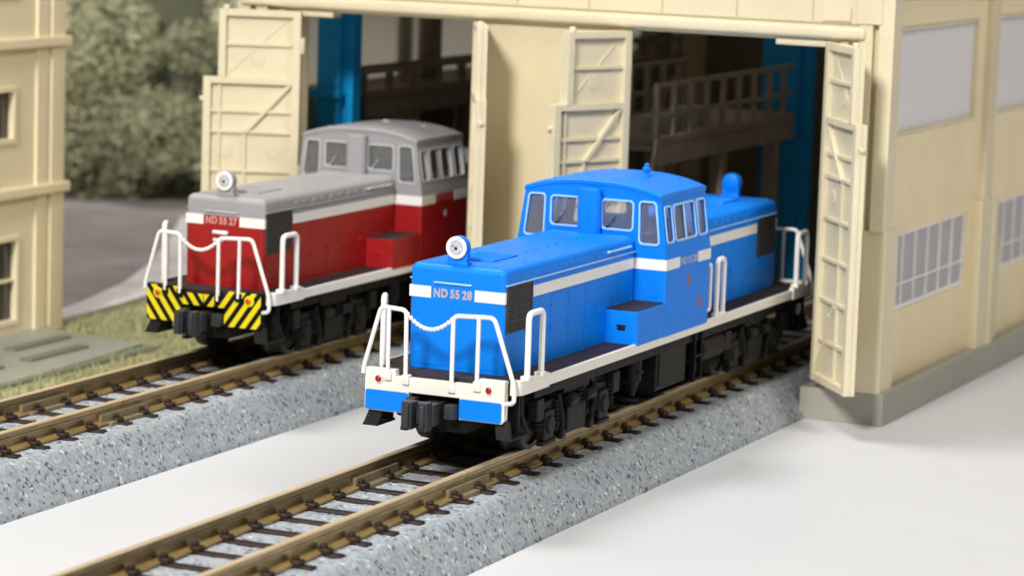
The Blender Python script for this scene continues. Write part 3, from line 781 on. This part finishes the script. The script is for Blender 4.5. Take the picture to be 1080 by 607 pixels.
    up_ = [(x, 29.52+1.2*(1-abs(x/8.02)**2.6)) for x in prof]
    dn = [(x, z-.42) for x, z in up_[::-1]]
    rings = []
    for yy, sc, dz in ((CF-.05, .985, -.2), (CF-.12, .998, -.1), (CF-.05, 1, 0), (CF+.2, 1, .08), (CF+2.2, 1, .16), (CR-2.2, 1, .16), (CR-.2, 1, .08), (CR+.05, 1, 0), (CR+.12, .998, -.1), (CR+.05, .985, -.2)):
        rings.append([b.bm.verts.new((X(x*sc), Y(yy), z+dz)) for x, z in up_]+[b.bm.verts.new((X(x*sc), Y(yy), z)) for x, z in dn])
    m = len(rings[0])
    for a, c in zip(rings, rings[1:]):
        for k in range(m): b.bm.faces.new((a[k], a[(k+1) % m], c[(k+1) % m], c[k]))
    b.bm.faces.new(rings[0]); b.bm.faces.new(rings[-1][::-1])
    roof = part('cab_roof', b, hi, L, sharp=45)
    b = B()
    for xx, yy in ((-5, 39), (-3.4, 41.5), (-1, 40), (2, 39.3), (5, 41), (5.5, 48.6), (1.5, 49.6), (-2.5, 49.2), (6.6, 39.2)):
        b.sphere((X(xx), Y(yy), 29.66+1.2*(1-abs(xx/8.02)**2.6)+.02), .15, 8, (1, 1, .7))
    part('bolt_row', b, hi, roof)
    # horn on the cab roof
    if not hazard:
        b = B(); b.lathe([(.5, 0), (.5, .3), (.3, .45), (.3, .75), (.44, .85), (.44, 1.1), (.28, 1.2), (.25, 1.55), (.1, 1.62)], (X(3.0), Y(45.2), 30.55), Matrix.Identity(3).to_quaternion(), 16)
        part('whistle', b, hi, roof)
    else:
        b = B(); bx(b, -1.4, -.4, 46.2, 47.0, 30.6, 31.05, .1); bx(b, 3.6, 4.6, 46.3, 46.8, 30.4, 30.75, .1); part('roof_fitting', b, M['grey_trim'], roof)
    # exhaust stack against the cab front
    b = B(); b.rstack(X(-1.28), X(1.28), Y(36.05), Y(37.55), .7, [(25.0, -.12), (25.2, 0), (29.7, 0), (29.95, .1), (30.02, .3)], 7)
    part('exhaust_stack', b, hi, L, sharp=30)
    # --- running gear
    for by in (17.2, LEN-17.2):
        for sx in (-1, 1):
            xs = lambda a, c: sorted((X(sx*a), X(sx*c)))
            b = B()
            P2 = lambda u, v, w_: (X(sx*w_), Y(by+u), v)
            b.prism([(-9.5, 10.3), (-8.6, 11.6), (-5.2, 11.8), (-3.2, 10.4), (3.2, 10.4), (5.2, 11.8), (8.6, 11.6), (9.5, 10.3), (8.6, 9.8), (5.4, 9.6), (3.0, 8.6), (-3.0, 8.6), (-5.4, 9.6), (-8.6, 9.8)], P2, 6.6, 7.3)
            b.box(*xs(6.9, 7.7), Y(by-2.4), Y(by+2.4), 7.9, 10.6, .25)
            b.box(*xs(6.5, 7.6), Y(by-3.2), Y(by+3.2), 12.0, 12.8, .15)
            for k in (-1.4, 1.4):
                for j in range(4): b.cyl((X(sx*7.25), Y(by+k), 10.5+j*.4), (X(sx*7.25), Y(by+k), 10.75+j*.4), .62, n=12)
            sf = part('bogie_frame', b, M['dkgrey'], L)
            for q in (-1, 1):
                ay = by+q*6.9
                b = B(); b.box(*xs(6.7, 7.75), Y(ay-1.25), Y(ay+1.25), 8.0, 11.0, .25)
                b.cyl((X(sx*7.6), Y(ay), 9.55), (X(sx*8.0), Y(ay), 9.55), .95, .85, 18, .08); b.box(*xs(7.0, 7.8), Y(ay-1.6), Y(ay+1.6), 7.55, 8.0, .1)
                part('axle_box', b, M['dkgrey'], sf)
                b = B()
                for k in (-2.15, 2.15):
                    b.cyl((X(sx*7.3), Y(ay+k), 9.2), (X(sx*7.3), Y(ay+k), 11.7), .42, n=10)
                    for j in range(5): b.cyl((X(sx*7.3), Y(ay+k), 9.3+j*.46), (X(sx*7.3), Y(ay+k), 9.55+j*.46), .58, n=10)
                part('coil_spring', b, M['black'], sf)
                b = B(); b.tube(bent([P2(q*4.4, 12.2, 7.5), P2(q*4.2, 10.4, 7.8), P2(q*3.6, 9.0, 7.7), P2(q*3.9, 7.7, 7.6)], .6), .28, 8)
                b.box(*xs(7.2, 7.9), Y(by+q*3.55-.5), Y(by+q*3.55+.5), 7.6, 8.5, .12)
                b.cyl(P2(q*3.2, 11.3, 7.9), P2(q*1.2, 11.3, 7.9), .6, n=14, bev=.1)
                part('brake_rigging', b, M['dkgrey'], sf)
                b = B(); b.box(*xs(6.9, 7.95), Y(by+q*9.6-.9), Y(by+q*9.6+.9), 10.3, 12.5, .2)
                part('sand_box', b, M['dkgrey'], sf)
        for q in (-1, 1):
            ay = by+q*6.9; zc = ZR+2.85
            b = B(); qx = Vector((1, 0, 0)).to_track_quat('Z', 'Y')
            b.cyl((X(-6.9), Y(ay), zc), (X(6.9), Y(ay), zc), .55, n=12)
            for sx in (-1, 1):
                qq = Vector((sx, 0, 0)).to_track_quat('Z', 'Y')
                b.lathe([(3.3, 0), (3.3, .3), (2.9, .5), (2.8, 2.0), (2.3, 2.05), (2.2, 1.7), (.9, 1.6), (.8, 2.1), (.3, 2.1)], (X(sx*3.7), Y(ay), zc), qq, 28)
            part('wheelset', b, M['wheel'], L)
        b = B(); bx(b, -5.8, 5.8, by-3, by+3, 9.2, 12.8, .3); part('bolster', b, M['black'], L)
    b = B(); bx(b, -7.6, 7.6, 38.6, 47.4, 8.6, 13.4, .2); ft = part('fuel_tank', b, M['dkgrey'], L)
    for sx in (-1, 1):
        xs = lambda a, c: sorted((X(sx*a), X(sx*c)))
        b = B(); b.box(*xs(7.5, 7.75), Y(39.2), Y(46.8), 9.1, 13.0, .08); part('tank_cover', b, M['dkgrey'], ft)
        b = B(); b.cyl((X(sx*6.9), Y(33.6), 13.2), (X(sx*6.9), Y(33.6), 10.4), .95, n=16, bev=.15); b.cyl((X(sx*6.9), Y(33.6), 10.4), (X(sx*6.9), Y(33.6), 8.9), .75, .3, 14); bx(b, *sorted((sx*6.2, sx*7.9)), 32.9, 34.3, 11.3, 11.6, .1); part('air_filter', b, M['dkgrey'], L)
        b = B(); b.cyl((X(sx*6.4), Y(52), 11.2), (X(sx*6.4), Y(59), 11.2), 1.6, n=20, bev=.3); part('air_tank', b, M['dkgrey'], L)
        b = B()
        for yy in (48.6, 50.6): b.box(*xs(7.7, 8.2), Y(yy-.14), Y(yy+.14), 8.3, 13.9, .04)
        for zz in (8.4, 11.0): b.box(*xs(7.0, 8.25), Y(48.5), Y(50.7), zz, zz+.25, .04)
        part('cab_ladder', b, M['black'], L)
    return L
loco(0, 0, 'diesel_locomotive', 'blue centre-cab model locomotive with white band and blue buffer beam', dict(lo='blue', hi='blue', trim='blue_trim', num='number'), 'ND 55 28', False)
loco(-46.5, 36.4, 'diesel_locomotive', 'red and grey centre-cab model locomotive with yellow black striped buffer beam', dict(lo='red', hi='grey', trim='grey_trim', num='number_red'), 'ND 55 27', True)

# ------------------------------------------------------------------ engine shed
YF, YB, XL, XR_ = 79.0, 240.0, -65.0, 19.0
SH = root('engine_shed', ((XL+XR_)/2, YF, 0), 'cream two-track engine shed with open double doors and grey plinth', 'shed')
C = M['cream']; CD = M['creamdoor']
def sbox(name, x0, x1, y0, y1, z0, z1, bev=.1, mat=None, parent=None, label=None):
    b = B(); b.box(x0, x1, y0, y1, z0, z1, bev); return part(name, b, mat or C, parent or SH, label)
# plinths
b = B(); b.box(10.35, 20.55, 78.2, 83, 0, 3.78, .12); b.box(17.4, 20.55, 82.95, YB, 0, 3.77, .12); part('plinth', b, M['plinth'], SH)
b = B(); b.box(-32.6, -13.6, 78.2, 83, 0, 3.78, .12); part('plinth', b, M['plinth'], SH)
b = B(); b.box(-66.5, -58, 78.2, 83, 0, 3.78, .12); b.box(-66.5, -63.4, 82.95, YB, 0, 3.77, .12); part('plinth', b, M['plinth'], SH)
sbox('shed_floor', -63.3, -58.5, 83.1, YB, .02, 3.2, 0, M['floorm']); sbox('shed_floor', -34.9, -11.4, 83.1, YB, .02, 3.2, 0, M['floorm']); sbox('shed_floor', 11.4, 17.3, 83.1, YB, .02, 3.2, 0, M['floorm'])
# front wall
for x0, x1 in ((-65.8, -57.4), (-32.6, -13.5), (12.4, 19.2)):
    sbox('front_pier', x0, x1, YF, YF+1.6, 3.75, 46, .08)
b = B(); b.prism([(-65.8, 46), (19.2, 46), (19.2, 54), (-23.3, 66), (-65.8, 54)], lambda u, v, w_: (u, w_, v), YF, YF+1.6); part('gable_wall', b, C, SH)
px = -65.7; pw = 9.42
for k in range(9):
    x0 = px+k*pw; zt = min(53.3+12*(1-abs((x0+pw/2+23.3)/42.5)), 64)
    b = B(); b.prism([(x0+.09, 46.5), (x0+pw-.09, 46.5), (x0+pw-.09, 53.0+max(0, 11.6*(1-abs(x0+pw+23.3)/42.5))), (x0+.09, 53.0+max(0, 11.6*(1-abs(x0+23.3)/42.5)))], lambda u, v, w_: (u, w_, v), YF-.22, YF+.1)
    part('wall_panel', b, CD, SH)
sbox('sign_plate', 10.9, 14.3, YF-.55, YF-.1, 46.75, 48.35, .08, CD)
# lintel
b = B(); b.box(-65.9, 16.4, YF-1.5, YF+.2, 44.72, 46.25, .5, 3); b.box(-65.9, 16.4, YF-.3, YF+1.7, 44.35, 44.9, .1)
part('lintel', b, CD, SH)
for x0, x1 in ((5.3, 12.5), (-57.5, -53.0)): sbox('door_stop', x0, x1, YF-.6, YF+1.9, 43.7, 44.4, .15, CD)
# corner pillar (right) and its mirror on the left
for sx, x00 in ((1, 0), (-1, -46.6)):
    f = lambda a, c: sorted((a, c)) if sx > 0 else sorted((x00-a, x00-c))
    b = B()
    b.box(*f(15.5, 17.2), YF-.9, YF+.5, 22.7, 46.7, .12); b.box(*f(17.9, 19.75), YF-1.0, YF+2.2, 22.7, 58 if False else 54.0, .12); b.box(*f(15.3, 18.3), YF-1.2, YF+.5, 46.6, 54, .12)
    b.box(*f(15.2, 16.6), YF-.6, YF+.4, 3.7, 22.9, .12); b.box(*f(17.0, 20.0), YF-.75, YF+4.2, 3.7, 22.8, .15); b.box(*f(13.2, 14.2), YF-.5, YF+.3, 3.7, 44.6, .1)
    part('corner_pilaster', b, CD, SH)
# door leaves (hinge, direction of free edge)
def leaf(hx, hy, d, inner):
    d = Vector((*d, 0)).normalized(); nrm = Vector((-d.y, d.x, 0))*inner
    fn = lambda u, v, w_: Vector((hx, hy, 0))+d*u+nrm*w_+Vector((0, 0, v))
    b = B(); W, W1, Z0, ZT, ZS_ = 12.2, 10.35, 4.9, 44.3, 35.8
    b.prism([(0.1, Z0), (W, Z0), (W, ZS_), (W1, ZS_), (W1, ZT), (0.1, ZT)], fn, -.35, .25)
    dr = part('door_leaf', b, CD, SH)
    def bar(name, poly, w0=.2, w1=.72):
        b = B(); b.prism(poly, fn, w0, w1); part(name, b, CD, dr)
    R4_ = lambda a, c, e, g: [(a, e), (c, e), (c, g), (a, g)]
    bar('door_frame', R4_(.1, 1.05, Z0, ZT), .2, .95); bar('door_frame', R4_(W-.95, W, Z0, ZS_), .2, .95); bar('door_frame', R4_(W1-.9, W1, ZS_-.05, ZT), .2, .95)
    bar('door_frame', R4_(1.05, W1-.9, ZT-.8, ZT), .2, .9); bar('door_frame', R4_(1.05, W-.95, Z0, Z0+.8), .2, .9); bar('door_frame', R4_(1.05, W-.95, ZS_-.75, ZS_), .2, .9)
    for z in (40.0, 31.6, 29.0, 24.1, 19.4, 14.6, 9.8):
        x1 = W1-.9 if z > ZS_ else W-.95; bar('door_rib', R4_(1.05, x1, z-.2, z+.2), .2, .62)
    bar('door_rib', R4_(W1-.35, W1-.02, Z0+.8, ZS_-.75), .2, .58)
    bar('door_rib', R4_(6.75, 7.1, Z0+.8, 29.0), .2, .6)
    bar('diagonal_brace', [(1.05, 35.05), (1.6, 35.05), (7.1, 29.0), (6.5, 29.0)], .22, .8)
    bar('diagonal_brace', [(1.05, 6.4), (1.05, 5.8), (6.8, 14.4), (6.3, 14.4)], .22, .8)
    bar('diagonal_brace', [(1.4, 43.4), (1.65, 43.4), (9.3, 36.3), (9.05, 36.3)], .2, .34)
    for u, z in ((5.4, 38.2), (9.4, 26.6), (3.2, 26.6), (3.2, 12.2), (9.4, 17)):
        b = B(); b.cyl(fn(u, z, .2), fn(u, z, .33), .95, .9, 18, .03); part('round_boss', b, CD, dr)
    b = B()
    for z in (9, 24, 40): b.cyl(fn(.05, z-1, .3), fn(.05, z+1, .3), .5, n=12, bev=.08)
    b.cyl(fn(W1-.9, ZT-.1, .5), fn(W1-.9, ZT+.55, .5), .38, n=12, bev=.08); b.cyl(fn(W, 33, .3), fn(W+.5, 33, .3), .3, n=10, bev=.06)
    part('hinge_pin', b, CD, dr)
    return dr
leaf(-57.3, YF-.5, (-11.3, -4.6), 1)
leaf(-32.7, YF-.5, (5.35, -10.2), -1)
leaf(-13.4, YF-.5, (-4.8, -11.0), 1)
leaf(12.35, YF-.5, (6.2, -8.2), -1)
# side walls: opening outlines in (y,z)
bays = [(81.2, 119.0), (126.0, 163.8), (170.8, 208.6)]
BAYL = [(83.0, 129.4), (131.5, 172.0), (176.0, 216.0)]
def sidewall(xo, sgn, pane):
    """xo outer face; sgn +1 right wall, -1 left wall"""
    fn = lambda c: Vector((xo-sgn*c.z, c.x, c.y))
    holes = []
    bays = globals()['bays'] if sgn > 0 else BAYL
    for a, c in bays:
        holes.append([(a+.9, 33.3), (c-2.2, 33.3), (c-2.2, 46.2), (a+.9, 46.2)])
        holes.append([(a+2.7, 12.45), (c-3.6, 12.45), (c-3.6, 21.7), (a+2.7, 21.7)])
    pm = plate2d([(YF+1.62, 3.7), (YB, 3.7), (YB, 54), (YF+1.62, 54)], holes, 1.2, 0)
    b = B(); b.mesh(pm, fn); wall = part('side_wall', b, M['cream_side'], SH)
    for a, c in bays:
        x0, x1 = sorted((xo-sgn*.9, xo-sgn*.6))
        b = B(); b.box(x0, x1, a+.7, c-2.0, 33.1, 46.4); wn = part('upper_window', b, pane, SH)
        b = B(); f0, f1 = sorted((xo-sgn*.75, xo+sgn*.02))
        b.box(f0, f1, a+.95, c-2.25, 33.32, 33.75, .05); b.box(f0, f1, a+.95, c-2.25, 45.8, 46.15, .05); b.box(f0, f1, c-2.7, c-2.22, 33.32, 46.15, .05)
        part('window_frame', b, M['cream'], wn)
        b = B(); g0, g1 = sorted((xo-sgn*.62, xo-sgn*.15)); y0, y1 = a+2.75, c-3.65
        for z0, z1 in ((12.47, 12.95), (15.35, 15.6), (21.3, 21.68)): b.box(g0, g1, y0, y1, z0, z1, .05)
        n = 6
        for k in range(n+1):
            yy = y0+.2+(y1-y0-.4)*k/n; b.box(g0-.01, g1+.01, yy-.13, yy+.13, 12.48, 21.67, .04)
        wn = part('lower_window', b, M['white'], SH)
        for k in range(n):
            ya_, yb_ = y0+.2+(y1-y0-.4)*k/n+.1, y0+.2+(y1-y0-.4)*(k+1)/n-.1
            for z0, z1 in ((12.8, 15.45), (15.5, 21.5)):
                b = B(); b.box(*sorted((xo-sgn*.62, xo-sgn*.45)), ya_, yb_, z0, z1); part('window_pane', b, M['frost_low'], wn)
    for yy in (119.0, 163.8, 208.6):
        b = B(); o0, o1 = sorted((xo-sgn*.2, xo+sgn*.85)); b.box(o0, o1, yy+1.2, yy+4.2, 22.6, 54, .15); p0, p1 = sorted((xo-sgn*.2, xo+sgn*1.25)); b.box(p0, p1, yy-.6, yy+6.2, 3.7, 22.8, .2)
        o0, o1 = sorted((xo-sgn*.2, xo+sgn*1.45)); b.box(o0, o1, yy+4.4, yy+6.4, 3.7, 22.9, .1); o0, o1 = sorted((xo-sgn*.2, xo+sgn*.45)); b.box(o0, o1, yy+4.2, yy+6.0, 22.6, 54, .1)
        part('pilaster', b, C, SH)
        b = B(); i0, i1 = sorted((xo-sgn*1.1, xo-sgn*2.2)); i2 = yy+1 if sgn > 0 else yy+8.4; b.box(i0, i1, i2, i2+4.4, 3.3, 54, .15); part('inner_post', b, M['brownpost'], SH)
sidewall(18.9, 1, M['frost']); sidewall(-65.6, -1, M['frost_in'])
b = B(); b.cyl((19.25, 129.6, 3.7), (19.25, 129.6, 16.5), .42, n=14); b.box(18.7, 19.8, 129.0, 130.2, 16.0, 17.2, .12); part('downpipe', b, C, SH)
sbox('back_wall', XL-.6, XR_, YB, YB+1.4, 0, 54, .1, M['brownpost'])  # dark brown puts the dimness of the far end into the colour
b = B()
for sx in (-1, 1):
    x0 = -23.3; e = sx*46
    b.prism([(x0, 66.2), (x0+e, 53.4), (x0+e, 54.6), (x0, 67.5)], lambda u, v, w_: (u, w_, v), YF-3, YB+4)
part('roof', b, M['roof_sheet'], SH)
# blue gantry columns
b = B(); b.box(-62.3, -59.0, 92, 96.5, 3.1, 46, .15); b.box(-62.6, -58.4, 90.9, 92.2, 32.6, 33.6, .1); part('crane_column', b, M['bluecol'], SH)
b = B(); b.box(-59.05, -57.6, 93.2, 95.6, 3.1, 46.5, .1); part('crane_column', b, M['bluecol'], SH)
b = B(); b.box(-19.5, -14.0, 143.5, 148, 3.1, 45, .15); b.box(-14.2, -12.6, 145, 147, 3.1, 45, .1); part('crane_column', b, M['bluecol'], SH)
b = B(); b.box(13.5, 16.8, 143.5, 148, 3.1, 46, .15); part('crane_column', b, M['bluecol'], SH)

# ------------------------------------------------------------------ service platforms inside
def platform(x0, x1, y0, y1, zd, rail_x, label, legs, zs, step):
    t = root('service_platform', ((x0+x1)/2, (y0+y1)/2, 3.2), label, 'platform', 'raised platforms inside the shed')
    m = M['platform']
    b = B(); b.box(x0, x1, y0, y1, zd-1.2, zd, .15); part('deck', b, m, t)
    b = B(); b.box(rail_x-.35, rail_x+.35, y0, y1, zd-3.6, zd-1.25, .1); part('deck_beam', b, m, t)
    for yy in legs:
        for xx in (x0+1.0, x1-1.0):
            b = B(); b.box(xx-.9, xx+.9, yy-1.0, yy+1.0, 3.2, zd-1.1, .1); part('leg', b, m, t)
    for xx in ((x0+.5), (x1-.5)):
        b = B(); ytop = y1
        for z in zs: b.box(xx-.3, xx+.3, y0, ytop, zd+z-.3, zd+z+.3, .08)
        part('guard_rail', b, m, t)
        y = y0+.4
        while y < y1:
            b = B(); b.box(xx-.33, xx+.33, y-.45, y+.45, zd-.1, zd+zs[-1], .08); part('rail_post', b, m, t); y += step
    return t
t = platform(-30, -13.6, 90, 141, 30.6, -13.9, 'grey brown service platform between the tracks behind the blue locomotive', (92, 114.5, 135), (2.6, 6.4), 5.9)
for k in range(6):
    b = B(); b.box(-24, -14, 89.6-k*1.6-1.5, 89.7-k*1.6, 29.0-k*4.2, 29.6-k*4.2, .1); part('stair_tread', b, M['platform'], t)
for k in range(2):
    b = B(); xx = (-24.2, -13.8)[k]; b.prism([(90, 30.4), (90, 28.4), (80.9, 3.2), (80.3, 3.2)], lambda u, v, w_: (w_, u, v), xx-.25, xx+.25); part('stair_stringer', b, M['platform'], t)
t = platform(-63.6, -58.6, 99, 215, 33.0, -58.9, 'dark brown service platform along the left shed wall', (102, 132, 165, 200), (2.5,), 7.6)
for ch in t.children:
    ch.data.materials[0] = M['brownpost']
# pallets and crates standing inside on the middle platform
for k, (x, y, sx_, sy_, sz_) in enumerate(((-17.5, 101, 3.6, 5, 2.0), (-17.5, 112, 3.4, 4, 2.4))):
    b = B(); b.box(x-sx_/2, x+sx_/2, y-sy_/2, y+sy_/2, 30.6, 30.6+sz_, .15); b.box(x-sx_/2-.15, x+sx_/2+.15, y-sy_/2-.15, y+sy_/2+.15, 30.6+sz_-.5, 30.6+sz_-.1, .1)
    single('crate', b, M['grey_trim'], (x, y, 30.6), ('pale box on the platform deck nearer the stairs', 'pale box on the platform deck farther from the stairs')[k], 'box', group='boxes on the platform')

# ------------------------------------------------------------------ beige building at the left edge
BL = root('office_building', (-118, 40, 0), 'beige model building with projecting ledges at the left edge', 'building')
fn = lambda c: Vector((-96-c.z, c.x, c.y))
hol = []
wrects = [(2, 12, 60.0, 72.6, 25.9, 32.4), (2, 12, 42, 55, 25.9, 32.4), (0, 0, 58.5, 73.6, 2.2, 13.0), (0, 0, 38, 53, 2.2, 13.0), (0, 0, 60, 72.6, 44.5, 52), (0, 0, 42, 55, 44.5, 52)]
pm = plate2d([(0, 0), (83.6, 0), (83.6, 60), (0, 60)], [[(a, e), (c, e), (c, g), (a, g)] for _, _, a, c, e, g in wrects], 1.4, 0)
b = B(); b.mesh(pm, fn); part('wall', b, M['beige_build'], BL)
b = B(); b.box(-140, -97.4, 82.2, 83.6, 0, 60, .1); part('wall', b, M['beige_build'], BL)
b = B(); b.box(-140, -97.4, 0, 1.4, 0, 60, .1); part('wall', b, M['beige_build'], BL)
for z in (18.4, 37.7, 57):
    b = B(); b.box(-141, -95.0, -1, 84.9, z, z+1.3, .2); part('ledge', b, M['beige_build'], BL)
b = B(); b.box(-97.2, -95.5, 80.8, 84.1, 0, 60, .2); b.box(-97.2, -95.65, 77.6, 80.2, 0, 60, .15); part('corner_pilaster', b, M['beige_build'], BL)
for _, _, a, c, e, g in wrects:
    b = B()
    b.box(-96.7, -95.75, a-.5, c+.5, e-.5, e+.25, .1); b.box(-96.7, -95.75, a-.5, c+.5, g-.25, g+.5, .1); b.box(-96.71, -95.76, a-.5, a+.25, e, g, .08); b.box(-96.71, -95.76, c-.25, c+.5, e, g, .08)
    b.box(-96.7, -96.1, (a+c)/2-.2, (a+c)/2+.2, e, g, .05)
    if g-e > 8: b.box(-96.72, -96.12, a, c, (e+g)/2-.2, (e+g)/2+.2, .05)
    wn = part('window', b, M['beige_build'], BL)
    b = B(); b.box(-97.0, -96.75, a-.1, c+.1, e-.1, g+.1); part('pane', b, M['dkglass'], wn)
b = B(); b.box(-141.5, -94.6, -1.5, 85, 60, 61.5, .2); part('roof', b, M['beige_build'], BL)
# slab with grooves
SL = root('paving_slab', (-86, 50, 0), 'grey green flat slab with long grooves beside the beige building', 'slab')
b = B(); b.prism([(-95.9, 10), (-76.4, 10), (-76.4, 50), (-78.2, 76), (-95.9, 80)], lambda u, v, w_: (u, v, w_), .01, .6); part('slab_top', b, M['slab'], SL)
for x, a, c in ((-88.6, 61, 74.2), (-82.7, 55.6, 69), (-88.6, 42, 55), (-82.7, 36, 50)):
    b = B(); b.box(x-.9, x+.9, a, c, .5, .95, .12); part('groove_strip', b, M['groove'], SL)
b = B(); b.box(-77.6, -75.6, 12, 76, .02, .5, .1); part('slab_edge', b, M['groove'], SL)
